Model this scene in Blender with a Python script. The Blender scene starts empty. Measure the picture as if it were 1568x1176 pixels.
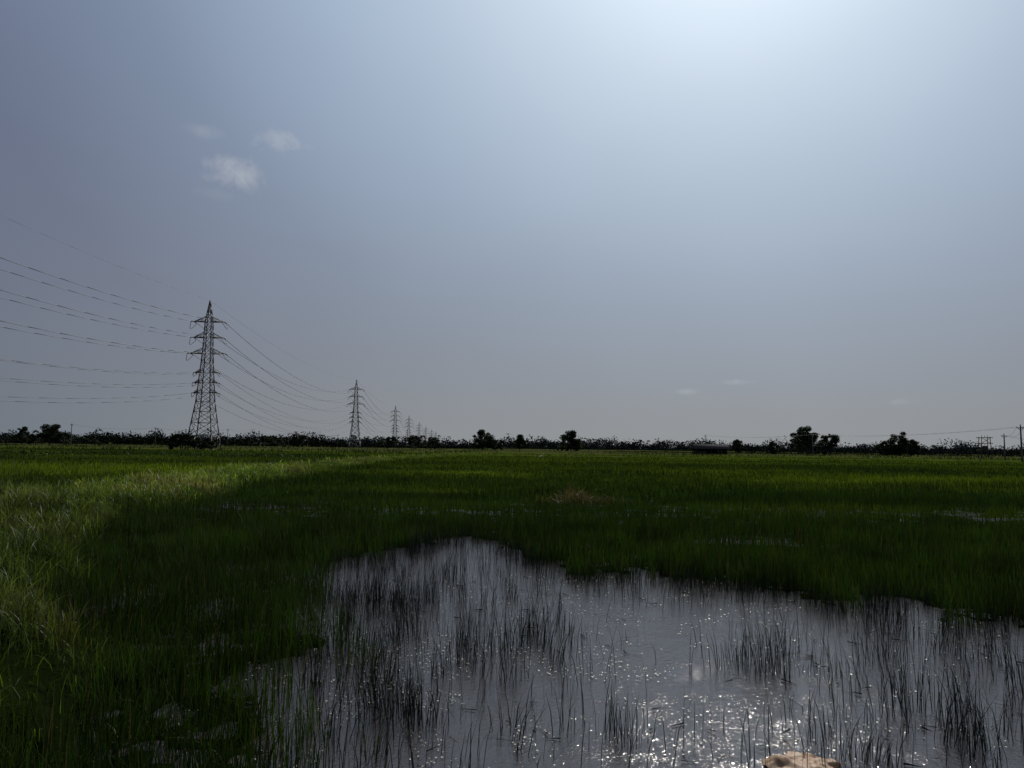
import bpy, math, random
import numpy as np
from mathutils import Vector, Matrix
rng=np.random.default_rng(7); random.seed(7)
scene=bpy.context.scene
R=math.radians
try:
    scene.view_settings.view_transform='Standard'; scene.view_settings.look='None'; scene.view_settings.exposure=0
except Exception: pass

# ------------------------------------------------------------ helpers
_tabs={}
def vn(x,y,s,seed=0):
    if seed not in _tabs: _tabs[seed]=np.random.default_rng(seed+100).random((256,256))
    T=_tabs[seed]; x=np.asarray(x,float)/s+57.3*seed; y=np.asarray(y,float)/s+31.7*seed
    xi=np.floor(x).astype(int); yi=np.floor(y).astype(int); fx=x-xi; fy=y-yi
    fx=fx*fx*(3-2*fx); fy=fy*fy*(3-2*fy)
    a=T[xi%256,yi%256]; b=T[(xi+1)%256,yi%256]; c=T[xi%256,(yi+1)%256]; d=T[(xi+1)%256,(yi+1)%256]
    return (a*(1-fx)+b*fx)*(1-fy)+(c*(1-fx)+d*fx)*fy
def sm(a,b,x):
    t=np.clip((x-a)/(b-a),0,1); return t*t*(3-2*t)
def inpoly(x,y,poly):
    r=np.zeros(x.shape,bool); n=len(poly)
    for i in range(n):
        x1,y1=poly[i]; x2,y2=poly[(i+1)%n]
        if y1==y2: continue
        c=((y1>y)!=(y2>y)) & (x<(x2-x1)*(y-y1)/(y2-y1)+x1)
        r^=c
    return r
def mesh_np(name,verts,loops,sizes,col=None,mat=None,smooth=False):
    me=bpy.data.meshes.new(name)
    verts=np.asarray(verts,np.float32); loops=np.asarray(loops,np.int32); sizes=np.asarray(sizes,np.int32)
    me.vertices.add(len(verts)); me.vertices.foreach_set('co',verts.ravel())
    me.loops.add(len(loops)); me.loops.foreach_set('vertex_index',loops)
    me.polygons.add(len(sizes))
    st=np.concatenate([[0],np.cumsum(sizes)[:-1]]).astype(np.int32)
    me.polygons.foreach_set('loop_start',st)
    try: me.polygons.foreach_set('loop_total',sizes)
    except Exception: pass
    if smooth: me.polygons.foreach_set('use_smooth',np.ones(len(sizes),bool))
    me.update(calc_edges=True)
    if col is not None:
        ca=me.color_attributes.new('Col','FLOAT_COLOR','POINT')
        c4=np.ones((len(verts),4),np.float32); c4[:,:3]=col
        ca.data.foreach_set('color',c4.ravel())
    if mat: me.materials.append(mat)
    ob=bpy.data.objects.new(name,me); scene.collection.objects.link(ob)
    return ob
class MB:
    def __init__(s): s.v=[]; s.l=[]; s.s=[]
    def add(s,vs,fs):
        o=len(s.v); s.v+= [tuple(v) for v in vs]
        for f in fs: s.l+=[o+i for i in f]; s.s.append(len(f))
    def beam(s,p,q,w,w2=None,n=4):
        p=Vector(p); q=Vector(q); w2=w if w2 is None else w2
        d=(q-p)
        if d.length<1e-6: return
        d.normalize(); a=d.orthogonal().normalized(); b=d.cross(a)
        vs=[];
        for c,ww in((p,w),(q,w2)):
            for i in range(n):
                t=2*math.pi*(i+.5)/n; vs.append(c+(a*math.cos(t)+b*math.sin(t))*ww*.5*(1.3 if n==4 else 1))
        fs=[[i,(i+1)%n,n+(i+1)%n,n+i] for i in range(n)]+[list(range(n))[::-1],list(range(n,2*n))]
        s.add(vs,fs)
    def box(s,c,d):
        x,y,z=c; a,b,e=[t/2 for t in d]
        vs=[(x+i*a,y+j*b,z+k*e) for k in(-1,1) for j in(-1,1) for i in(-1,1)]
        s.add(vs,[[0,2,3,1],[4,5,7,6],[0,1,5,4],[2,6,7,3],[0,4,6,2],[1,3,7,5]])
    def tube(s,pts,rs,n=8):
        rings=[]
        for i,p in enumerate(pts):
            p=Vector(p); d=(Vector(pts[min(i+1,len(pts)-1)])-Vector(pts[max(i-1,0)])).normalized()
            a=d.cross(Vector((.13,.97,.2))).normalized(); b=d.cross(a)
            rings+= [p+(a*math.cos(2*math.pi*k/n)+b*math.sin(2*math.pi*k/n))*rs[i] for k in range(n)]
        fs=[[i*n+k,i*n+(k+1)%n,(i+1)*n+(k+1)%n,(i+1)*n+k] for i in range(len(pts)-1) for k in range(n)]
        fs+=[list(range(n)),list(range((len(pts)-1)*n,len(pts)*n))]
        s.add(rings,fs)
    def obj(s,name,mat,smooth=False,col=None): return mesh_np(name,s.v,s.l,s.s,col,mat,smooth)

def newmat(name):
    m=bpy.data.materials.new(name); m.use_nodes=True; nt=m.node_tree; nt.nodes.clear()
    o=nt.nodes.new('ShaderNodeOutputMaterial'); return m,nt,o
def simple(name,c1,c2,scale,rough=.8,metal=0,bump=0):
    m,nt,o=newmat(name); N=nt.nodes
    p=N.new('ShaderNodeBsdfPrincipled'); p.inputs['Roughness'].default_value=rough; p.inputs['Metallic'].default_value=metal
    t=N.new('ShaderNodeTexCoord'); n=N.new('ShaderNodeTexNoise'); n.inputs['Scale'].default_value=scale; n.inputs['Detail'].default_value=6
    nt.links.new(t.outputs['Object'],n.inputs['Vector'])
    r=N.new('ShaderNodeValToRGB'); r.color_ramp.elements[0].position=.3; r.color_ramp.elements[1].position=.7
    r.color_ramp.elements[0].color=(*c1,1); r.color_ramp.elements[1].color=(*c2,1)
    nt.links.new(n.outputs['Fac'],r.inputs['Fac']); nt.links.new(r.outputs['Color'],p.inputs['Base Color'])
    if bump:
        b=N.new('ShaderNodeBump'); b.inputs['Strength'].default_value=bump; nt.links.new(n.outputs['Fac'],b.inputs['Height']); nt.links.new(b.outputs['Normal'],p.inputs['Normal'])
    nt.links.new(p.outputs['BSDF'],o.inputs['Surface']); return m
def leafmat(name,trans=.35,rough=.5,spec=.35,nscale=3.0):
    m,nt,o=newmat(name); N=nt.nodes
    a=N.new('ShaderNodeAttribute'); a.attribute_name='Col'
    t=N.new('ShaderNodeTexCoord'); n=N.new('ShaderNodeTexNoise'); n.inputs['Scale'].default_value=nscale; n.inputs['Detail'].default_value=1
    nt.links.new(t.outputs['Object'],n.inputs['Vector'])
    mr=N.new('ShaderNodeMapRange'); mr.inputs['To Min'].default_value=.6; mr.inputs['To Max'].default_value=1.4
    nt.links.new(n.outputs['Fac'],mr.inputs['Value'])
    mu=N.new('ShaderNodeVectorMath'); mu.operation='SCALE'; nt.links.new(a.outputs['Color'],mu.inputs[0]); nt.links.new(mr.outputs[0],mu.inputs['Scale'])
    p=N.new('ShaderNodeBsdfPrincipled'); p.inputs['Roughness'].default_value=rough; p.inputs['Specular IOR Level'].default_value=spec
    nt.links.new(mu.outputs[0],p.inputs['Base Color'])
    if trans<=0:
        nt.links.new(p.outputs[0],o.inputs['Surface']); return m
    tr=N.new('ShaderNodeBsdfTranslucent'); mx=N.new('ShaderNodeMixShader'); mx.inputs[0].default_value=trans
    g=N.new('ShaderNodeVectorMath'); g.operation='MULTIPLY'; g.inputs[1].default_value=(1.25,1.3,.6)
    nt.links.new(mu.outputs[0],g.inputs[0]); nt.links.new(g.outputs[0],tr.inputs['Color'])
    nt.links.new(p.outputs[0],mx.inputs[1]); nt.links.new(tr.outputs[0],mx.inputs[2]); nt.links.new(mx.outputs[0],o.inputs['Surface'])
    return m

# ------------------------------------------------------------ camera
cam=bpy.data.cameras.new('camera'); co=bpy.data.objects.new('camera',cam); scene.collection.objects.link(co)
cam.sensor_width=36; cam.lens=26; cam.clip_start=.05; cam.clip_end=20000
co.matrix_world=Matrix.Translation((0,0,2.2))@Matrix.Rotation(R(94.85),4,'X')@Matrix.Rotation(R(.72),4,'Z')
scene.camera=co

# ------------------------------------------------------------ sun + sky
SAZ,SEL=17.5,42.0
sd=Vector((math.sin(R(SAZ))*math.cos(R(SEL)),math.cos(R(SAZ))*math.cos(R(SEL)),math.sin(R(SEL))))
L=bpy.data.lights.new('sun','SUN'); L.energy=3.1; L.angle=R(.6); L.color=(1,.94,.85)
lo=bpy.data.objects.new('sun',L); scene.collection.objects.link(lo); lo.rotation_euler=sd.to_track_quat('Z','Y').to_euler()

w=bpy.data.worlds.new('sky'); scene.world=w; w.use_nodes=True; nt=w.node_tree; N=nt.nodes; LK=nt.links; N.clear()
out=N.new('ShaderNodeOutputWorld'); bg=N.new('ShaderNodeBackground'); LK.new(bg.outputs[0],out.inputs[0])
tc=N.new('ShaderNodeTexCoord'); nv=N.new('ShaderNodeVectorMath'); nv.operation='NORMALIZE'; LK.new(tc.outputs['Generated'],nv.inputs[0])
DIR=nv.outputs[0]
def M(op,a,b=None,clamp=False):
    n=N.new('ShaderNodeMath'); n.operation=op; n.use_clamp=clamp
    for i,v in enumerate((a,b)):
        if v is None: continue
        if isinstance(v,(int,float)): n.inputs[i].default_value=v
        else: LK.new(v,n.inputs[i])
    return n.outputs[0]
def DOT(v):
    n=N.new('ShaderNodeVectorMath'); n.operation='DOT_PRODUCT'; LK.new(DIR,n.inputs[0]); n.inputs[1].default_value=v; return n.outputs['Value']
def RAMP(f,els,):
    n=N.new('ShaderNodeValToRGB'); cr=n.color_ramp; cr.interpolation='LINEAR'
    while len(cr.elements)<len(els): cr.elements.new(.5)
    for e,(p,c) in zip(cr.elements,els): e.position=p; e.color=(*c,1)
    LK.new(f,n.inputs[0]); return n.outputs['Color']
ang=M('DIVIDE',M('ARCCOSINE',M('MINIMUM',DOT(sd),.99999)),R(90))
hi=RAMP(ang,[(0,(1,1,1)),(7/90,(.82,.94,1.0)),(11/90,(.69,.82,.96)),(16/90,(.56,.675,.81)),(22/90,(.435,.545,.685)),(30/90,(.305,.395,.53)),(39/90,(.19,.25,.365)),(50/90,(.112,.141,.232)),(1,(.07,.085,.14))])
lo_=RAMP(ang,[(20/90,(.34,.36,.38)),(38/90,(.30,.313,.322)),(48/90,(.263,.278,.29)),(62/90,(.17,.196,.224)),(1,(.11,.13,.16))])
sp=N.new('ShaderNodeSeparateXYZ'); LK.new(DIR,sp.inputs[0])
el=M('ARCSINE',sp.outputs[2]); ela=M('MAXIMUM',el,0.0)
hz=M('POWER',2.71828,M('MULTIPLY',ela,-1/R(12)))
mx=N.new('ShaderNodeMix'); mx.data_type='RGBA'; LK.new(hz,mx.inputs[0]); LK.new(hi,mx.inputs[6]); LK.new(lo_,mx.inputs[7])
cur=mx.outputs[2]
hn=N.new('ShaderNodeTexNoise'); hn.inputs['Scale'].default_value=2.2; hn.inputs['Detail'].default_value=3; LK.new(DIR,hn.inputs['Vector'])
hm=N.new('ShaderNodeMapRange'); hm.inputs['To Min'].default_value=.91; hm.inputs['To Max'].default_value=1.09; LK.new(hn.outputs['Fac'],hm.inputs[0])
hs=N.new('ShaderNodeVectorMath'); hs.operation='SCALE'; LK.new(cur,hs.inputs[0]); LK.new(hm.outputs[0],hs.inputs['Scale']); cur=hs.outputs[0]
cn=N.new('ShaderNodeTexNoise'); cn.inputs['Scale'].default_value=34; cn.inputs['Detail'].default_value=7; cn.inputs['Roughness'].default_value=.62; cn.inputs['Distortion'].default_value=.4; LK.new(DIR,cn.inputs['Vector'])
tot=None
for az,e,wa,we,st in [(-21.2,19.4,2.2,1.5,.6),(-18.0,21.9,2.4,1.0,.66),(-23.2,21.7,1.6,.6,.22),(-22.6,17.6,1.8,.6,.10),(13.4,4.3,1.2,.28,.32),(17,5.0,1.6,.28,.32),(28,3.4,1.2,.3,.2)]:
    a,b=R(az),R(e)
    rt=(math.cos(a),-math.sin(a),0); up=(-math.sin(a)*math.sin(b),-math.cos(a)*math.sin(b),math.cos(b))
    u=M('DIVIDE',DOT(rt),R(wa)); v=M('DIVIDE',DOT(up),R(we))
    g=M('POWER',2.71828,M('MULTIPLY',M('ADD',M('MULTIPLY',u,u),M('MULTIPLY',v,v)),-1.0))
    c=M('MULTIPLY',M('MULTIPLY',M('SUBTRACT',M('ADD',M('MULTIPLY',g,.45),cn.outputs['Fac']),.70),3.0,True),st)
    c=M('MULTIPLY',c,M('MULTIPLY',g,1.4,True))
    tot=c if tot is None else M('ADD',tot,c)
tot=M('MINIMUM',tot,.8)
m2=N.new('ShaderNodeMix'); m2.data_type='RGBA'; LK.new(tot,m2.inputs[0]); LK.new(cur,m2.inputs[6]); m2.inputs[7].default_value=(.43,.46,.51,1); cur=m2.outputs[2]
ns=N.new('ShaderNodeTexSky'); ns.sky_type='NISHITA'; ns.sun_disc=False; ns.sun_elevation=R(SEL); ns.sun_rotation=R(SAZ); ns.dust_density=4
nsx=N.new('ShaderNodeVectorMath'); nsx.operation='SCALE'; nsx.inputs['Scale'].default_value=.002; LK.new(ns.outputs[0],nsx.inputs[0])
ad=N.new('ShaderNodeVectorMath'); LK.new(cur,ad.inputs[0]); LK.new(nsx.outputs[0],ad.inputs[1])
LK.new(ad.outputs[0],bg.inputs[0]); bg.inputs[1].default_value=1.0

# ------------------------------------------------------------ layout functions
POND=[(-1.35,-2),(-1.45,5.2),(-2.1,8),(-2.8,11),(-3.0,14.4),(-2.3,16.4),(-.4,17),(.5,14.2),(1.0,12.5),(2.3,12.5),(3.7,11.7),(4.9,10.6),(5.8,9.9),(6.6,9.2),(9,8.8),(12,7.5),(14,-2)]
GLEAM=[(-5.1,13.3,.6,.6,.97),(-5.35,9.9,.34,1.1,.99),(5.5,18,1.2,.6,.85),(-4.0,10.3,.3,.4,.75),(-3.1,8.4,.22,.45,.7),(-3.6,12.3,.35,.4,.7),(-2.2,7.0,.18,.45,.6)]
BY=[-5,0,5,10,15,20,30,45,95,146,175]; BX=[-2.7,-3.2,-4.7,-7.6,-10.4,-12.3,-13.6,-15.0,-16.5,-12,-6]
def bundx(y): return np.interp(y,BY,BX)
def bund(x,y):
    c=bundx(y)+ (vn(x,y,2.5,3)-.5)*1.0
    wr=np.interp(y,[0,20,45,175],[1.9,1.9,1.9,2.3]); wl=np.interp(y,[0,16,26,60,175],[8,7,3.2,2.2,2.4])
    d=x-c
    f=np.where(d>0,1-sm(wr*.55,wr*1.15,d),1-sm(wl*.6,wl*1.1,-d))
    f=f*(1-sm(160,175,y))
    cy=152+ (vn(x,y*0,40,5)-.5)*8+x*.02
    f2=(1-sm(1.2,2.6,np.abs(y-cy)))*sm(-16,-9,x)*.8
    return np.maximum(f,f2)
def inpond(x,y):
    return inpoly(x+(vn(x,y,.9,1)-.5)*1.4+(vn(x,y,.22,11)-.5)*.7,y+(vn(x,y,.9,2)-.5)*2.2+(vn(x,y,.22,12)-.5)*1.0,POND)
def G(x,y,cx,cy,rx,ry): return np.exp(-((x-cx)/rx)**2-((y-cy)/ry)**2)
def gleam(x,y):
    xx=x+(vn(x,y,.15,60)-.5)*.5+(vn(x,y,.5,61)-.5)*.6; yy=y+(vn(x,y,.15,62)-.5)*.6+(vn(x,y,.5,63)-.5)*1.0
    s=np.ones_like(x)
    for cx,cy,rx,ry,k in GLEAM: s=s*(1-np.minimum(1,k*G(xx,yy,cx,cy,rx,ry)))
    return s
def shallow(x,y):
    s=np.where(inpond(x,y-.6)|inpond(x+.45,y)|inpond(x,y),0.,1.)
    return s*gleam(x,y)*sm(.16,.36,.7*vn(x,y,.2,50)+.3*vn(x,y,.6,51))
def terr(x,y):
    b=bund(x,y)
    left=sm(0,1.5,bundx(y)-x)
    right_z=-.14+sm(19,26,y)*.14+sm(26,60,y)*.30
    right_z=right_z+(1-sm(19,26,y))*(.165*shallow(x,y))
    left_z=.05+sm(20,60,y)*.25
    z=right_z*(1-left)+left_z*left
    z=z+b*(.36+.24*vn(x,y,1.1,4))*(np.where(y<60,1,.8))
    z=z+(vn(x,y,.7,6)-.5)*.03
    z=z+sm(90,300,y)*(vn(x,y,60,7)-.5)*.4
    return z
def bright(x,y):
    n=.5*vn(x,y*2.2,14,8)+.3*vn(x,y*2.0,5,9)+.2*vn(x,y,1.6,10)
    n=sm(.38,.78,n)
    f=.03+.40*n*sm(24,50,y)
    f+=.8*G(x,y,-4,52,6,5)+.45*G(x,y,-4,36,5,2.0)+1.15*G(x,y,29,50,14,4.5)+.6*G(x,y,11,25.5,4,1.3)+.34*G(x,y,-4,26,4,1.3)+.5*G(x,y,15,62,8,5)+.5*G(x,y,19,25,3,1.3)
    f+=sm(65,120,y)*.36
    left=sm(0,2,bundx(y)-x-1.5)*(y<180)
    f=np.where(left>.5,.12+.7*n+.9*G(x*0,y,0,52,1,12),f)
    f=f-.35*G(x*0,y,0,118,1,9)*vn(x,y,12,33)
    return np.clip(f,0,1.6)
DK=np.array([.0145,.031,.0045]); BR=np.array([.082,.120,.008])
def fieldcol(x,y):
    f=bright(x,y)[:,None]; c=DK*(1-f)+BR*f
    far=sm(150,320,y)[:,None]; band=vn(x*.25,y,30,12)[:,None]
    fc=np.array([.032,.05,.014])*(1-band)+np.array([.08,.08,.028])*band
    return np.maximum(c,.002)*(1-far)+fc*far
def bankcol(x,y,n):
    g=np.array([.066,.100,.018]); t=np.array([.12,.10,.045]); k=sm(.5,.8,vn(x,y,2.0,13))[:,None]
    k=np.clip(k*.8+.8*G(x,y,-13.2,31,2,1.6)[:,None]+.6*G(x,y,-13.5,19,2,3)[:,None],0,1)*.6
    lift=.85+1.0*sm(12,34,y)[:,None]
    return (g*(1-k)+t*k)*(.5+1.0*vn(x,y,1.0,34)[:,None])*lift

# ------------------------------------------------------------ ground
def axis(lo,hi,f0,f1,step,g):
    a=list(np.arange(f0,f1,step)); s=step; x=f1
    while x<hi: a.append(x); s*=g; x+=s
    a.append(hi); s=step; x=f0; b=[]
    while x>lo: s*=g; x-=s; b.append(max(x,lo))
    return np.array(b[::-1]+a)
xs=axis(-9000,9000,-14,12,.06,1.06); ys=axis(-300,12000,4,20,.07,1.03)
XX,YY=np.meshgrid(xs,ys); x=XX.ravel(); y=YY.ravel(); z=terr(x,y)
nx,ny=len(xs),len(ys)
idx=np.arange(nx*ny).reshape(ny,nx); q=np.stack([idx[:-1,:-1],idx[:-1,1:],idx[1:,1:],idx[1:,:-1]],-1).reshape(-1,4)
b=bund(x,y)[:,None]; mud=np.array([.008,.013,.004])
near=(1-sm(16,28,y))[:,None]*(x>bundx(y))[:,None]
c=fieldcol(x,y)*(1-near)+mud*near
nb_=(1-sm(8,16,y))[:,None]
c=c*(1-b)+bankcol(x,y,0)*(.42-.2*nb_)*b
gm,gn,go=newmat('ground_soil_and_crop'); a=gn.nodes.new('ShaderNodeAttribute'); a.attribute_name='Col'
t=gn.nodes.new('ShaderNodeTexCoord'); n1=gn.nodes.new('ShaderNodeTexNoise'); n1.inputs['Scale'].default_value=1.4; n1.inputs['Detail'].default_value=10; n1.inputs['Roughness'].default_value=.75
gn.links.new(t.outputs['Object'],n1.inputs['Vector'])
mr=gn.nodes.new('ShaderNodeMapRange'); mr.inputs['From Min'].default_value=.3; mr.inputs['From Max'].default_value=.7; mr.inputs['To Min'].default_value=.4; mr.inputs['To Max'].default_value=1.25; gn.links.new(n1.outputs['Fac'],mr.inputs[0])
mu=gn.nodes.new('ShaderNodeVectorMath'); mu.operation='SCALE'; gn.links.new(a.outputs['Color'],mu.inputs[0]); gn.links.new(mr.outputs[0],mu.inputs['Scale'])
p=gn.nodes.new('ShaderNodeBsdfDiffuse'); gn.links.new(mu.outputs[0],p.inputs['Color'])
bp=gn.nodes.new('ShaderNodeBump'); bp.inputs['Strength'].default_value=.8; bp.inputs['Distance'].default_value=.2; gn.links.new(n1.outputs['Fac'],bp.inputs['Height']); gn.links.new(bp.outputs[0],p.inputs['Normal'])
gn.links.new(p.outputs[0],go.inputs[0])
mesh_np('ground',np.stack([x,y,z],-1),q.ravel(),np.full(len(q),4),c,gm,True)

# ------------------------------------------------------------ water
wm,wn,wo=newmat('pond_water'); p=wn.nodes.new('ShaderNodeBsdfPrincipled')
p.inputs['Base Color'].default_value=(.040,.034,.033,1); p.inputs['Roughness'].default_value=.075; p.inputs['IOR'].default_value=1.5
t=wn.nodes.new('ShaderNodeTexCoord'); hs=None
pm=wn.nodes.new('ShaderNodeTexNoise'); pm.inputs['Scale'].default_value=3.5; pm.inputs['Detail'].default_value=4; wn.links.new(t.outputs['Object'],pm.inputs['Vector'])
pr=wn.nodes.new('ShaderNodeMapRange'); pr.inputs['From Min'].default_value=.35; pr.inputs['From Max'].default_value=.65; pr.inputs['To Min'].default_value=.45; pr.inputs['To Max'].default_value=.85; wn.links.new(pm.outputs['Fac'],pr.inputs[0])
for sc,dist,stg in((4,.010,.25),(15,.009,.5),(48,.0068,.9)):
    n1=wn.nodes.new('ShaderNodeTexNoise'); n1.inputs['Scale'].default_value=sc; n1.inputs['Detail'].default_value=2
    wn.links.new(t.outputs['Object'],n1.inputs['Vector'])
    bp=wn.nodes.new('ShaderNodeBump'); bp.inputs['Strength'].default_value=stg; bp.inputs['Distance'].default_value=dist
    if sc==48: wn.links.new(pr.outputs[0],bp.inputs['Strength'])
    wn.links.new(n1.outputs['Fac'],bp.inputs['Height'])
    if hs: wn.links.new(hs,bp.inputs['Normal'])
    hs=bp.outputs[0]
wn.links.new(hs,p.inputs['Normal']); wn.links.new(p.outputs[0],wo.inputs[0])
wv=[(-18,-20,0),(70,-20,0),(70,30,0),(-18,30,0)]
mesh_np('pond_water',wv,[0,1,2,3],[4],None,wm)

# ------------------------------------------------------------ blades
def blades(name,x,y,z,h,wd,lean,curl,col,mat,seg=3,bias=None):
    n=len(x); th=rng.uniform(0,2*np.pi,n); la=rng.uniform(0,2*np.pi,n)
    dx=np.cos(la)*lean; dy=np.sin(la)*lean
    if bias is not None: dx=dx+bias[0]; dy=dy+bias[1]
    wx=np.cos(th)*wd/2; wy=np.sin(th)*wd/2
    lv={3:((0,1),(.4,.95),(.75,.65)),2:((0,1),(.55,.85)),1:((0,1),)}[seg]
    nv=2*seg+1
    V=np.zeros((n,nv,3),np.float32)
    for i,(t,ww) in enumerate(lv):
        k=t*(1-curl)+curl*t**2.4
        px=x+dx*h*k; py=y+dy*h*k; pz=z+h*t*(1-.25*np.minimum(lean*t,1))
        V[:,2*i]=np.stack([px-wx*ww,py-wy*ww,pz],-1); V[:,2*i+1]=np.stack([px+wx*ww,py+wy*ww,pz],-1)
    V[:,nv-1]=np.stack([x+dx*h,y+dy*h,z+h*(1-.3*np.minimum(lean,1.5))],-1)
    base=(np.arange(n)*nv)[:,None]
    pat=[]
    for i in range(seg-1): pat+=[2*i,2*i+1,2*i+3,2*i+2]
    pat+=[2*seg-2,2*seg-1,2*seg]
    loops=(base+np.array(pat)).ravel()
    sizes=np.tile([4]*(seg-1)+[3],n)
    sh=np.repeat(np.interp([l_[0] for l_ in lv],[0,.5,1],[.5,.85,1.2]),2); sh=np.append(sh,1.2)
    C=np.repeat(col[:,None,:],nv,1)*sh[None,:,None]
    return mesh_np(name,V.reshape(-1,3),loops,sizes,C.reshape(-1,3),mat)
def sample(y0,y1,dens,slope=.76,m=1.6):
    W=slope*y1+m; n=int((y1-y0)*2*W*dens); x=rng.uniform(-W,W,n); y=rng.uniform(y0,y1,n)
    k=np.abs(x)<slope*y+m; return x[k],y[k]
rice=leafmat('rice_leaf',.3,.65,.2,1.5); bankm=leafmat('bank_grass_leaf',.42,.5,.3,2.0); reedm=leafmat('reed_stem',0,.45,.4,3)
MXD=620
x,y=sample(3.8,21,MXD)
pn=inpond(x,y)
cl=sm(.50,.74,vn(x,y,.22,20)*.65+vn(x,y,.6,19)*.35); cl2=sm(.35,.7,vn(x,y,1.2,21))
clc=sm(.46,.70,vn(x,y,.24,20))
d=5+80*cl*cl2
isl=[(2.56,7.7,.5,.35,600),(4.1,7.1,.9,.5,520),(5.2,8.2,1.3,.45,480),(2.55,5.6,.24,.45,640),(.85,5.7,.32,.4,600),(1.45,5.9,.3,.3,420),(-1.0,7.0,.45,1.3,800),(-.35,7.6,.45,1.4,520),(.55,8.7,.38,1.1,560),(-.9,11.2,1.0,.7,800),(-1.7,13.2,1,.8,480),(.3,11,.5,1.2,360),(-.55,5.6,.45,.5,480),(3.7,5.7,.6,.5,480),(-1.9,8.6,.6,1.6,650),(-.4,14,.7,1.0,140),(-1.35,5.2,.3,.7,520),(4.9,6.3,.5,.5,560),(-1.5,10.5,.8,1.2,460),(3.1,6.6,.3,.3,360)]
for cx,cy,rx,ry,a_ in isl: d=d+a_*G(x,y,cx,cy,rx,ry)*(.07+1.15*cl)
d=d*(1-.92*G(x,y,1.5,9.3,.8,2.2))*(1-.85*G(x,y,3.2,9.6,1.0,1.2))*(1-.75*G(x,y,1.9,6.9,.5,.5))
for dx_,dy_,a_ in ((0,.45,260),(0,1.1,150),(0,1.9,70),(-.4,0,260),(-.9,0,150)):
    d=d+a_*(~inpond(x+dx_,y+dy_))*(.12+1.2*cl)
edge=np.where(y<12,MXD,np.where(y<15,460,320))*np.clip(.6+.5*cl2,0,1)*(.7+.35*clc)
edge=edge*(.08+.92*gleam(x,y))
dd=np.where(pn,d,edge)*(1-bund(x,y))
k=(rng.random(len(x))<dd/MXD)&(x>bundx(y))
x,y,pn=x[k],y[k],pn[k]
for nm_,sel,mt in (('water_reeds',pn,reedm),('young_rice_plants',~pn,rice)):
    X,Y=x[sel],y[sel]; n=len(X); print(nm_,n)
    if nm_=='water_reeds':
        h=rng.uniform(.14,.56,n)*(.45+1.05*vn(X,Y,.35,22)); c=np.tile(np.array([.012,.022,.007]),(n,1)); wd=rng.uniform(.004,.0078,n)
        bias=((vn(X,Y,.3,70)-.5)*.5,(vn(X,Y,.3,71)-.5)*.5)
    else:
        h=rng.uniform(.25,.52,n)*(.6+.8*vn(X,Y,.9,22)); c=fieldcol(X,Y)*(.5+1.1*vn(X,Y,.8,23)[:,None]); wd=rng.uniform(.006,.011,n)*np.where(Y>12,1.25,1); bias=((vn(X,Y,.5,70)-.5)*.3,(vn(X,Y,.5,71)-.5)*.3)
    c=c*rng.uniform(.5,1.6,(n,1)); br=rng.random(n)<.04; c[br]=np.array([.07,.055,.03])
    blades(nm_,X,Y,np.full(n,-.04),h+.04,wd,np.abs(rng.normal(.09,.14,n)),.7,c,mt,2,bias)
# low leafy growth covering the silt
x,y=sample(4,14,700,.76,.5); s_=terr(x,y)-(vn(x,y,.7,6)-.5)*.03
k=(s_>-.03)&(x>bundx(y)+1.2)&(x<-1)&(rng.random(len(x))<.85); x,y=x[k],y[k]; n=len(x); print('low',n)
c=DK*1.15*rng.uniform(.4,1.8,(n,1))*(.6+.8*vn(x,y,.5,38)[:,None])
blades('low_marsh_growth',x,y,np.full(n,-.02),rng.uniform(.05,.2,n),rng.uniform(.006,.013,n),np.abs(rng.normal(.4,.3,n)),.5,c,rice,2)
x,y=sample(3.8,13,10); pn=(vn(x,y,.8,24)>.5)&(x>bundx(y)+1.5); x,y=x[pn],y[pn]; n=len(x)
th=rng.uniform(0,2*np.pi,n); Ln=rng.uniform(.04,.2,n); ww=rng.uniform(.002,.0035,n)
V=np.zeros((n,4,3)); ux,uy=np.cos(th),np.sin(th)
for i,(s1,s2) in enumerate(((0,-1),(0,1),(1,1),(1,-1))):
    V[:,i]=np.stack([x+ux*Ln*s1-uy*ww*s2/2,y+uy*Ln*s1+ux*ww*s2/2,.006+.02*s1*rng.random(n)],-1)
c=np.repeat((np.array([.06,.045,.028])*rng.uniform(.4,1.5,(n,1)))[:,None],4,1)
mesh_np('fallen_reed_stems',V.reshape(-1,3),np.arange(4*n),np.full(n,4),c.reshape(-1,3),leafmat('dead_stem',0,.9,.1))
x,y=sample(4,13,300); pn=(vn(x,y,.4,25)>.46)&(rng.random(len(x))<(.16+.8*G(x,y,-.1,6.8,1.9,2.0)))&(x>bundx(y)+1.8); x,y=x[pn],y[pn]; n=len(x)
r=rng.uniform(.002,.009,n)*(1+.04*y); V=np.zeros((n,6,3))
for i in range(6):
    a_=i*np.pi/3; V[:,i]=np.stack([x+r*np.cos(a_)*rng.uniform(.4,1.4,n),y+r*np.sin(a_)*rng.uniform(.4,1.4,n),.010+.004*rng.random(n)],-1)
c=np.repeat((np.array([.36,.37,.28])*rng.uniform(.3,1.5,(n,1)))[:,None],6,1)
mesh_np('floating_weed',V.reshape(-1,3),np.arange(6*n),np.full(n,6),c.reshape(-1,3),leafmat('floating_weed',0,.4,.5))
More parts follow.
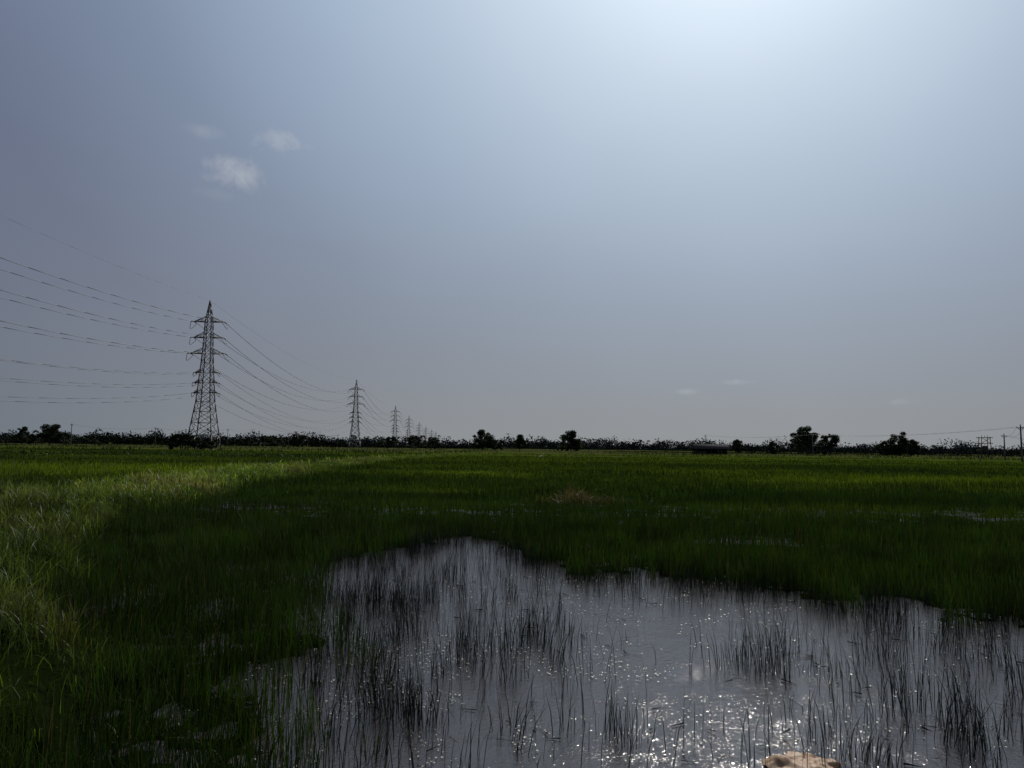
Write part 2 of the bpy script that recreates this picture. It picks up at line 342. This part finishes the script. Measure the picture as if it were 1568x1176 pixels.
# rice field
P=[]
for y0,y1,dn,wd in ((20,32,95,.014),(32,52,32,.025),(52,95,9,.05),(95,190,1.8,.10)):
    x,y=sample(y0,y1,dn,.74,3); b_=bund(x,y); k=rng.random(len(x))<(1-b_)*np.clip(.45+.9*vn(x,y,2.5,26),0,1); x,y=x[k],y[k]
    P.append((x,y,np.full(len(x),wd)))
x=np.concatenate([q_[0] for q_ in P]); y=np.concatenate([q_[1] for q_ in P]); wd=np.concatenate([q_[2] for q_ in P]); n=len(x); print('rice',n)
h=rng.uniform(.28,.55,n)*(.55+.9*vn(x,y,3,27))*np.interp(y,[20,60,190],[1.0,.75,.6])
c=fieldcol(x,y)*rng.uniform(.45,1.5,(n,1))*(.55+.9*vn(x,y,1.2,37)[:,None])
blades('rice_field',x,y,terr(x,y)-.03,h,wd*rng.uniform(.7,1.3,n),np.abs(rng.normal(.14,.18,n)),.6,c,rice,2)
# bank grass
P=[]
for y0,y1,dn,wd in ((3.5,12,850,.009),(12,24,280,.014),(24,50,100,.026),(50,175,14,.06)):
    x,y=sample(y0,y1,dn,.74,1.5) if y0<50 else sample(y0,y1,dn*.25,.74,2)
    k=rng.random(len(x))<bund(x,y)*np.clip(-.1+1.4*vn(x,y,.5,28),.32,1); x,y=x[k],y[k]; P.append((x,y,np.full(len(x),wd)))
x=np.concatenate([q_[0] for q_ in P]); y=np.concatenate([q_[1] for q_ in P]); wd=np.concatenate([q_[2] for q_ in P]); n=len(x); print('bank',n)
h=rng.uniform(.14,.42,n)*(.35+1.45*vn(x,y,.8,29))
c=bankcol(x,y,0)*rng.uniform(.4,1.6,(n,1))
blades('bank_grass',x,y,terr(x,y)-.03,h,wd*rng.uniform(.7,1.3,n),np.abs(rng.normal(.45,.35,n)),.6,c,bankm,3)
n=800; x=2.7+rng.normal(0,.5,n)*np.where(rng.random(n)<.5,1,2); y=28+rng.normal(0,.5,n)
c=np.array([.095,.073,.04])*rng.uniform(.3,1.4,(n,1))
blades('dry_grass_clump',x,y,terr(x,y)+.1,rng.uniform(.15,.6,n)*(.8+1.0*G(x,y,2.3,28,.4,1)),np.full(n,.016),np.abs(rng.normal(.6,.5,n)),.4,c,bankm,2)
xx=[];yy=[];hh=[]
for y0,x0,x1,hm,dn in ((108,-95,-18,.55,9),(126,-110,-14,.5,6),(186,-190,-10,.9,6),(215,-60,200,.7,5),(262,-230,230,.9,5),(330,-300,300,1.2,5)):
    n=int((x1-x0)*dn); x=rng.uniform(x0,x1,n); y=y0+rng.normal(0,1.2,n)+6*(vn(x,x*0,50,35)-.5)
    k=rng.random(n)<np.clip(vn(x,x*0,9,36)*1.8-.35,0,1); xx.append(x[k]); yy.append(y[k]); hh.append(np.full(k.sum(),hm))
x=np.concatenate(xx); y=np.concatenate(yy); hb=np.concatenate(hh); n=len(x)
c=np.array([.025,.038,.012])*rng.uniform(.5,1.8,(n,1))
blades('field_border_grass',x,y,terr(x,y),hb*rng.uniform(.4,1.2,n),np.full(n,.22),np.abs(rng.normal(.3,.3,n)),.4,c,rice,2)

# ------------------------------------------------------------ transmission towers
steel=simple('galvanised_steel',(.10,.10,.11),(.17,.17,.18),2,.6,.3)
glass=simple('insulator_glaze',(.05,.035,.03),(.09,.07,.06),5,.4)
wirem=simple('conductor_wire',(.09,.09,.10),(.14,.14,.15),2,.6,.3)
ARMS=[(36.9,4.3),(32.3,4.2),(27.7,4.9),(22.2,3.3),(19.3,3.4),(16.4,3.5)]
def hw(z): return float(np.interp(z,[0,14,27,37,43.2],[3.7,1.95,1.15,.85,.05]))
def tower_mesh(k=1.0):
    m=MB(); lv=[0,4.2,7.8,11,13.8,16.4,19.3,22.2,25,27.7,30,32.3,34.6,36.9,39,41.2,43.2]
    cs=lambda z:[Vector((sx*hw(z),sy*hw(z),z)) for sx,sy in((-1,-1),(1,-1),(1,1),(-1,1))]
    for i in range(len(lv)-1):
        a_,b_=cs(lv[i]),cs(lv[i+1])
        for j in range(4):
            j2=(j+1)%4
            m.beam(a_[j],b_[j],(.26 if lv[i]<27 else .2)*k)
            m.beam(a_[j],b_[j2],.11*k); m.beam(a_[j2],b_[j],.11*k)
            m.beam(b_[j],b_[j2],.10*k)
            if lv[i]<12:
                mid=(a_[j]+b_[j2]+a_[j2]+b_[j])/4; m.beam(mid,(b_[j]+b_[j2])/2,.08*k)
                m.beam((a_[j]+b_[j])/2,(a_[j]+mid)/2,.07*k); m.beam((a_[j2]+b_[j2])/2,(a_[j2]+mid)/2,.07*k)
    for z,e in ARMS:
        w_=hw(z); up=1.5 if z>25 else .9
        for s in(-1,1):
            tip=Vector((s*e,0,z))
            for sy in(-1,1):
                A=Vector((s*w_,sy*w_,z)); B=Vector((s*hw(z+up),sy*hw(z+up),z+up))
                m.beam(A,tip,.2*k); m.beam(B,tip,.15*k)
                for t in(.33,.66): m.beam(A.lerp(tip,t),B.lerp(tip,t),.07*k); m.beam(A.lerp(tip,t),B.lerp(tip,t-.33),.07*k)
            m.beam(Vector((s*w_,-w_,z)).lerp(tip,.5),Vector((s*w_,w_,z)).lerp(tip,.5),.07*k)
    for sx in(-1,1):
        for sy in(-1,1): m.box((sx*3.7,sy*3.7,-.1),(.9,.9,.7))
    return m
def ins_mesh():
    m=MB()
    for i,(z,e) in enumerate(ARMS):
        for s in(-1,1):
            L_=2.2 if i<3 else 1.4
            for t in(-1,1):
                p0=Vector((s*e,0,z)); p1=Vector((s*e,t*L_,z-.25))
                m.beam(p0,p1,.08)
                for q_ in range(8): c_=p0.lerp(p1,.15+.1*q_); m.beam(c_,c_+(p1-p0)*.03,.3,n=6)
            pts=[Vector((s*(e+(.9 if i<3 else .4)*math.sin(math.pi*u)),(-1+2*u)*L_,z-.25-(1.9 if i<3 else .9)*math.sin(math.pi*u))) for u in np.linspace(0,1,9)]
            for a_,b_ in zip(pts,pts[1:]): m.beam(a_,b_,.11)
    return m
TW=[(-87.5,211),(-98.3,466),(-120.5,767),(-140,1010),(-160,1285),(-180,1560),(-197,1830),(-215,2110)]
tm=None
for i,(tx,ty) in enumerate(TW):
    nm='transmission_tower' if i==0 else f'transmission_tower.{i:03d}'
    e=bpy.data.objects.new(nm,None); scene.collection.objects.link(e); e.location=(tx,ty,.1)
    nxt=TW[i+1] if i+1<len(TW) else (tx-18,ty+270)
    e.rotation_euler[2]=math.atan2(-(nxt[0]-tx),nxt[1]-ty)
    if tm is None:
        lo1=tower_mesh().obj('steel_lattice',steel); io1=ins_mesh().obj('insulators_and_jumpers',glass); tm=(lo1.data,io1.data)
    else:
        lo1=bpy.data.objects.new('steel_lattice',tm[0]); io1=bpy.data.objects.new('insulators_and_jumpers',tm[1])
        scene.collection.objects.link(lo1); scene.collection.objects.link(io1)
    lo1.parent=e; io1.parent=e
m=MB(); ALL=[(-76,-46)]+TW
def wire(m,a_,b_,sag,w_,n=28):
    pr=None
    for i in range(n+1):
        t_=i/n; p_=Vector(a_).lerp(Vector(b_),t_); p_.z-=4*sag*t_*(1-t_)
        if pr is not None: m.beam(pr,p_,w_,n=5)
        pr=p_
for i in range(len(ALL)-1):
    (ax,ay),(bx,by)=ALL[i],ALL[i+1]
    for j,(z,e) in enumerate(ARMS):
        for s in(-1,1):
            L_=2.2 if j<3 else 1.4
            wire(m,(ax+s*e,ay+L_,z-.15),(bx+s*e,by-L_,z-.15),(6.5 if i==0 else 8.5)+.5*s+.3*j,(.11 if j<3 else .07)+.02*i)
    wire(m,(ax,ay,43.2),(bx,by,43.2),5,.035+.01*i)
m.obj('power_line',wirem)

# ------------------------------------------------------------ utility poles
conc=simple('weathered_concrete',(.10,.095,.09),(.18,.17,.16),3,.9)
def pole(x,y,h,i,arm=1.6,rot=0,tilt=0):
    m=MB(); m.beam((0,0,-.4),(0,0,h),.42,.26,n=6)
    m.beam((-arm/2,0,h-.5),(arm/2,0,h-.5),.13)
    m.beam((-arm/2*.8,0,h-.5),(0,0,h-1.1),.06); m.beam((arm/2*.8,0,h-.5),(0,0,h-1.1),.06)
    for a_ in(-arm/2,arm/2,0): m.beam((a_,0,h-.5 if a_ else h),(a_,0,h-.2 if a_ else h+.3),.14,.09,n=6)
    o=m.obj('utility_pole' if i==0 else f'utility_pole.{i:03d}',conc); o.location=(x,y,terr(np.array([x]),np.array([y]))[0]); o.rotation_euler=(0,tilt,rot)
PL=[(105.3,153,7.6),(133,200,7),(118,290,8.5),(110,420,10),(-178,300,9),(-168,350,9),(-153,400,9.6),(-135,450,8.6),(-117,500,8.6),(165,215,6.5),(-205,700,12)]
for i,(a_,b_,h_) in enumerate(PL): pole(a_,b_,h_,i,1.7,.15 if i<4 else -.5,rng.normal(0,.015))
m=MB()
for a_,b_ in((0,2),(2,3),(0,1),(1,9),(4,5),(5,6),(6,7),(7,8)):
    for s in(-.8,.8):
        wire(m,(PL[a_][0]+s,PL[a_][1],PL[a_][2]),(PL[b_][0]+s,PL[b_][1],PL[b_][2]),1.2,.045,16)
wire(m,(105.3,153,7.5),(112,60,7.5),1.2,.04,16)
m.obj('utility_wires',wirem)
m=MB()
for sx in(-1.6,1.5):
    for sy in(-.8,.8): m.beam((sx,sy,-.3),(sx*.8,sy*.8,6.6),.24,.18)
for z in(2.6,4.6,6.3):
    m.beam((-2.1,-.7,z),(2.0,-.7,z+.1),.16); m.beam((-2.1,.7,z),(2.0,.7,z+.1),.16)
m.box((-.1,0,3.3),(1.3,1.0,1.3)); m.beam((-1.4,-.7,4.6),(1.2,-.7,6.3),.1); m.beam((1.4,-.7,4.6),(-1.2,-.7,6.3),.1)
for a_ in(-.9,0,.9): m.beam((a_,0,6.3),(a_,0,7.0),.16,.1,n=6)
o=m.obj('pole_mounted_transformer',simple('rusted_steel',(.06,.05,.045),(.11,.09,.08),3,.8)); o.location=(140.5,220,.3)
for i,(a_,b_,h_) in enumerate([(84.6,134,1.1),(-30,190,1.2),(25,165,1.1)]):
    m=MB(); m.tube([(0,0,-.2),(.02,0,h_*.6),(0.01,.02,h_)],[.11,.09,.07],6); m.box((0.01,.02,h_+.02),(.2,.2,.05))
    o=m.obj('field_post' if i==0 else f'field_post.{i:03d}',conc); o.location=(a_,b_,.25)

# ------------------------------------------------------------ farm shed
e=bpy.data.objects.new('farm_shed',None); scene.collection.objects.link(e); e.location=(80.5,300,.25); e.rotation_euler[2]=-.12
wallm=simple('dark_shed_wall',(.035,.032,.03),(.07,.062,.055),1.5,.9); roofm=simple('old_tin_roof',(.03,.028,.03),(.06,.055,.05),1.2,.9); dark=simple('shed_opening_shade',(.008,.008,.008),(.014,.013,.012),1)  # last material: near-black colour painting the shade inside the openings
m=MB(); W_,D_,H_=12.5,6,2.3
m.box((0,D_/2,H_/2),(W_,.2,H_)); m.box((-W_/2+.1,0,H_/2),(.2,D_-.2,H_)); m.box((W_/2-.1,0,H_/2),(.2,D_-.2,H_))
for i in range(5):
    m.box((-W_/2+.6+i*(W_-1.2)/4,-D_/2,H_/2),(.3,.3,H_))
m.box((-3.9,-D_/2+.06,.55),(4.2,.14,1.1)); m.box((3.2,-D_/2+.06,H_/2),(2.3,.14,H_))
o=m.obj('walls_and_posts',wallm); o.parent=e
m=MB(); r_=H_+1.5
for s in(-1,1):
    m.add([(-W_/2-.6,s*(D_/2+.6),H_-.15),(W_/2+.6,s*(D_/2+.6),H_-.15),(W_/2+.6,0,r_),(-W_/2-.6,0,r_),(-W_/2-.6,s*(D_/2+.6),H_-.03),(W_/2+.6,s*(D_/2+.6),H_-.03),(W_/2+.6,0,r_+.12),(-W_/2-.6,0,r_+.12)],[[0,1,2,3],[4,5,6,7],[0,1,5,4],[1,2,6,5],[3,0,4,7]])
for s in(-1,1): m.add([(s*(W_/2-.1),-D_/2,H_),(s*(W_/2-.1),D_/2,H_),(s*(W_/2-.1),0,r_-.1)],[[0,1,2]])
o=m.obj('roof',roofm); o.parent=e
m=MB(); m.box((3.2,-D_/2-.03,1.0),(1.0,.04,1.9)); m.box((-3.9,D_/2-.13,1.4),(1.2,.04,.9)); o=m.obj('door_and_window_shade',dark); o.parent=e  # solid dark panels stand in for shade in the doorway and window

# ------------------------------------------------------------ trees
barkm=simple('tree_bark',(.03,.025,.02),(.06,.05,.04),3,.9)
treem=leafmat('tree_foliage',.15,.7,.2,.5); farm=leafmat('distant_foliage',0,1.0,0,.1)
def leafquads(cx,cy,cz,size,n):
    a_=rng.normal(size=(n,3)); a_/=np.linalg.norm(a_,axis=1)[:,None]; b_=np.cross(a_,rng.normal(size=(n,3))); b_/=np.linalg.norm(b_,axis=1)[:,None]
    c_=np.stack([cx,cy,cz],-1); s_=(size*rng.uniform(.5,1.3,n))[:,None]
    return np.stack([c_-a_*s_*.5,c_+b_*s_*.34,c_+a_*s_*.5,c_-b_*s_*.34],1)
def tree(x,y,h,rw,i,bushy=False,base=None):
    nm='tree' if not bushy else 'bush'
    e=bpy.data.objects.new(nm if i==0 else f'{nm}.{i:03d}',None); scene.collection.objects.link(e)
    e.location=(x,y,terr(np.array([x]),np.array([y]))[0])
    m=MB(); ch=h*(.0 if bushy else (.28 if base is None else base))
    cl=[]; nb=int(10+rw*3) if bushy else int(16+rw*3.0)
    trunks=[(0,0)] if not bushy else [(rng.uniform(-.5,.5)*rw,0) for _ in range(3)]
    for tx,_t in trunks:
        m.tube([(tx,0,-.3),(tx+.1,0,h*.2),(tx-.15,.1,h*.45),(tx+.1,0,h*.72)],[.035*h,.027*h,.018*h,.006*h],7)
    for k in range(nb):
        a_=rng.uniform(0,2*np.pi); u=rng.uniform(0,1)**.85; rr=rw*rng.uniform(.3,1.05)*(math.sqrt(max(0,1-(u-.35)**2*1.9)))
        cz=ch+(h-ch)*(.1+.78*u); c_=(math.cos(a_)*rr,math.sin(a_)*rr,cz); cl.append((c_,rng.uniform(.15,.36)*min(rw,h*.5)))
        t0=trunks[k%len(trunks)][0]; s=(t0,0,h*(.15+.4*u)); md=(t0+(c_[0]-t0)*.5,c_[1]*.5,s[2]+(cz-s[2])*.35)
        m.tube([s,md,c_],[.012*h,.008*h,.003*h],5)
    m.obj('trunk_and_branches',barkm,True).parent=e
    V=[];C=[]
    for c_,r_ in cl:
        n=int(150*(r_/1.2)**1.5)+40; p=rng.normal(size=(n,3)); p/=np.linalg.norm(p,axis=1)[:,None]; p*=(rng.random(n)**.5)[:,None]*r_*np.array([1.25,1.25,.9])
        pz=np.maximum(c_[2]+p[:,2],.1); V.append(leafquads(c_[0]+p[:,0],c_[1]+p[:,1],pz,.62,n))
        C.append(np.array([.022,.034,.012])*rng.uniform(.5,1.6)*rng.uniform(.7,1.3,(n,1)))
    V=np.concatenate(V); C=np.repeat(np.concatenate(C)[:,None],4,1)
    mesh_np('foliage',V.reshape(-1,3),np.arange(V.shape[0]*4),np.full(V.shape[0],4),C.reshape(-1,3),treem).parent=e
F=1132
def at(px,d): return (px-784)/F*d
TR=[(740,380,11,5.0),(797,380,8.4,3.4),(875,380,11,5.0),(1237,330,12.8,6.0),(1271,335,9.8,3.6),(1375,330,11.0,5.0),(1128,340,6.8,2.8),(80,380,11.6,5.0),(38,385,9.8,3.2),(1222,345,11,4.0),(467,480,8,3.4),(1392,336,8,3.6)]
for i,(px,d_,h_,r_) in enumerate(TR): tree(at(px,d_),d_,h_,r_,i,base=.24 if px in(1237,1271) else .06)
BU=[(762,385,6,5),(1183,330,5.8,3.2),(1352,332,6.6,3.4),(1397,334,5.8,3.2),(145,390,6,6),(280,206,4.6,3.5),(300,205,4.2,3.6),(320,208,3.6,3),(600,420,7,6),(635,425,8,6.5),(663,420,7,5),(885,384,5.5,5),(1258,333,4.4,4.5),(405,430,7,8),(60,384,6,5),(100,384,6.5,6),(20,390,5,6),(1065,300,3.8,1.8),(430,432,6,6),(865,384,5,4),(745,384,5,6),(1375,332,5,5)]
for i,(px,d_,h_,r_) in enumerate(BU): tree(at(px,d_),d_,h_,r_,i,bushy=True)

V=[];C=[];tk=MB()
def crown(x,y,h,r,col,n,size):
    p=rng.normal(size=(n,3)); p/=np.linalg.norm(p,axis=1)[:,None]; p*=(rng.random(n)**.5)[:,None]
    zz=np.where(rng.random(n)<.4,rng.random(n)*h*.5,np.maximum(h*.52+p[:,2]*h*.48,.1)); V.append(leafquads(x+p[:,0]*r,y+p[:,1]*r,zz,size,n)); C.append(col*rng.uniform(.8,1.15)*rng.uniform(.9,1.1,(n,1)))
def palm(x,y,h,col):
    tk.beam((x,y,0),(x+rng.normal(0,.5),y,h),.5,.35,n=5)
    n=13
    for k in range(n):
        a_=2*math.pi*k/n+rng.uniform(-.2,.2); l_=rng.uniform(2.2,3.2); dz=rng.uniform(-.2,1.0)
        t_=np.repeat(np.linspace(.1,1,7),3); px=x+np.cos(a_)*l_*t_; py=y+np.sin(a_)*l_*t_; pz=h+dz*t_*2-2.6*t_**2.2-.1
        V.append(leafquads(px,py,pz+rng.normal(0,.1,len(t_)),.8,len(t_))); C.append(np.tile(col,(len(t_),1)))
def line(x0,x1,y,step,hm,col,size,npal,gap=.0,yv=25,n=110,low=.55):
    x=x0
    while x<x1:
        hh=hm*(.4+1.0*float(vn(np.array([x]),np.array([y]),38,30)[0]))*rng.uniform(.6,1.35)
        if float(vn(np.array([x]),np.array([y]),55,31)[0])<gap: hh*=low
        crown(x,y+rng.uniform(-yv,yv),hh,rng.uniform(.6,1.1)*step*1.4,col,n,size)
        x+=step*rng.uniform(.4,.9)
    for k in range(npal): palm(rng.uniform(x0,x1),y+rng.uniform(-yv,yv),hm*rng.uniform(.75,1.15),col)
nearc=np.array([.020,.027,.015]); midc_hazed=np.array([.030,.038,.032]); farc_hazed=np.array([.045,.055,.062])  # mid and far foliage colours have distance haze painted in as bluish grey
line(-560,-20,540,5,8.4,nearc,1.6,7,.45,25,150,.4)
line(-60,480,720,7,6.4,midc_hazed,1.8,6,.5,25,140,.3)
line(-1100,1300,1050,9,12,midc_hazed*1.2,2.6,26,.3,40,150,.5)
line(-2300,2400,1900,17,24,farc_hazed,4.6,4,.0,60,150)
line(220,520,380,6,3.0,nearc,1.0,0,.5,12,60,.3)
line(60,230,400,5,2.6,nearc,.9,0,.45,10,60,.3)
for k in range(22): palm(rng.uniform(85,265),950+rng.uniform(-40,40),rng.uniform(9,13.0),midc_hazed*1.2)
V=np.concatenate(V); C=np.repeat(np.concatenate(C)[:,None],4,1)
e=bpy.data.objects.new('distant_treeline',None); scene.collection.objects.link(e)
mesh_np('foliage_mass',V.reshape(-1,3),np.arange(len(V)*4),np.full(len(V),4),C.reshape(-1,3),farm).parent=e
tk.obj('palm_trunks',barkm).parent=e

# ------------------------------------------------------------ egret
m=MB()
m.tube([(-.30,0,.36),(-.22,0,.40),(-.1,0,.44),(.04,0,.47),(.14,0,.50),(.19,0,.56)],[.01,.045,.085,.09,.06,.03],10)
m.tube([(.17,0,.54),(.23,0,.62),(.20,0,.70),(.15,0,.77),(.18,0,.84)],[.035,.025,.021,.02,.02],8)
m.tube([(.15,0,.84),(.19,0,.86),(.24,0,.855)],[.015,.032,.014],8)
o=m.obj('body_neck_head',simple('white_plumage',(.7,.7,.68),(.8,.8,.78),8,.8),True)
m2_=MB(); m2_.tube([(.24,0,.855),(.36,0,.835)],[.013,.003],6); o2=m2_.obj('beak',simple('yellow_beak',(.5,.35,.05),(.6,.4,.08),5),True)
m3=MB()
for s in(-.03,.03):
    m3.tube([(0,s,.42),(-.02,s,.22),(.0,s,.0)],[.014,.008,.007],6)
    for t_ in(-.3,0,.3): m3.beam((0,s,.0),(.07,s+.07*t_,-.01),.01)
o3=m3.obj('legs',simple('black_legs',(.02,.02,.02),(.03,.03,.03),5))
e=bpy.data.objects.new('egret',None); scene.collection.objects.link(e); e.location=(4.3,108,.42); e.rotation_euler[2]=.5
for o in(o,o2,o3): o.parent=e

# ------------------------------------------------------------ crumpled sack
gx,gy=np.meshgrid(np.linspace(-.3,.3,70),np.linspace(-.2,.2,46)); gx=gx.ravel(); gy=gy.ravel()
rr=np.sqrt((gx/.3)**2+(gy/.2)**2)
ox=gx*(1+.15*(vn(gx,gy,.1,40)-.5)); oy=gy*(1+.3*(vn(gx,gy,.12,42)-.5))
fold=np.abs(vn(gx+gy*.6,gy-gx*.3,.11,43)-.5)
z=.05*(1-np.clip(rr,0,1.2)**2)+.10*fold+.012*vn(gx,gy,.03,44)
idx=np.arange(70*46).reshape(46,70); q=np.stack([idx[:-1,:-1],idx[:-1,1:],idx[1:,1:],idx[1:,:-1]],-1).reshape(-1,4)
q=q[(rr[q].mean(1)+.5*(vn(gx,gy,.08,45)[q].mean(1)-.5))<.95]
o=mesh_np('crumpled_sack',np.stack([ox,oy,z],-1),q.ravel(),np.full(len(q),4),None,simple('faded_orange_sacking',(.24,.08,.02),(.34,.24,.13),14,.6,0,.5),True)
o.location=(2.05,5.36,-.02); o.rotation_euler[2]=.2
print('verts',sum(len(m_.vertices) for m_ in bpy.data.meshes))
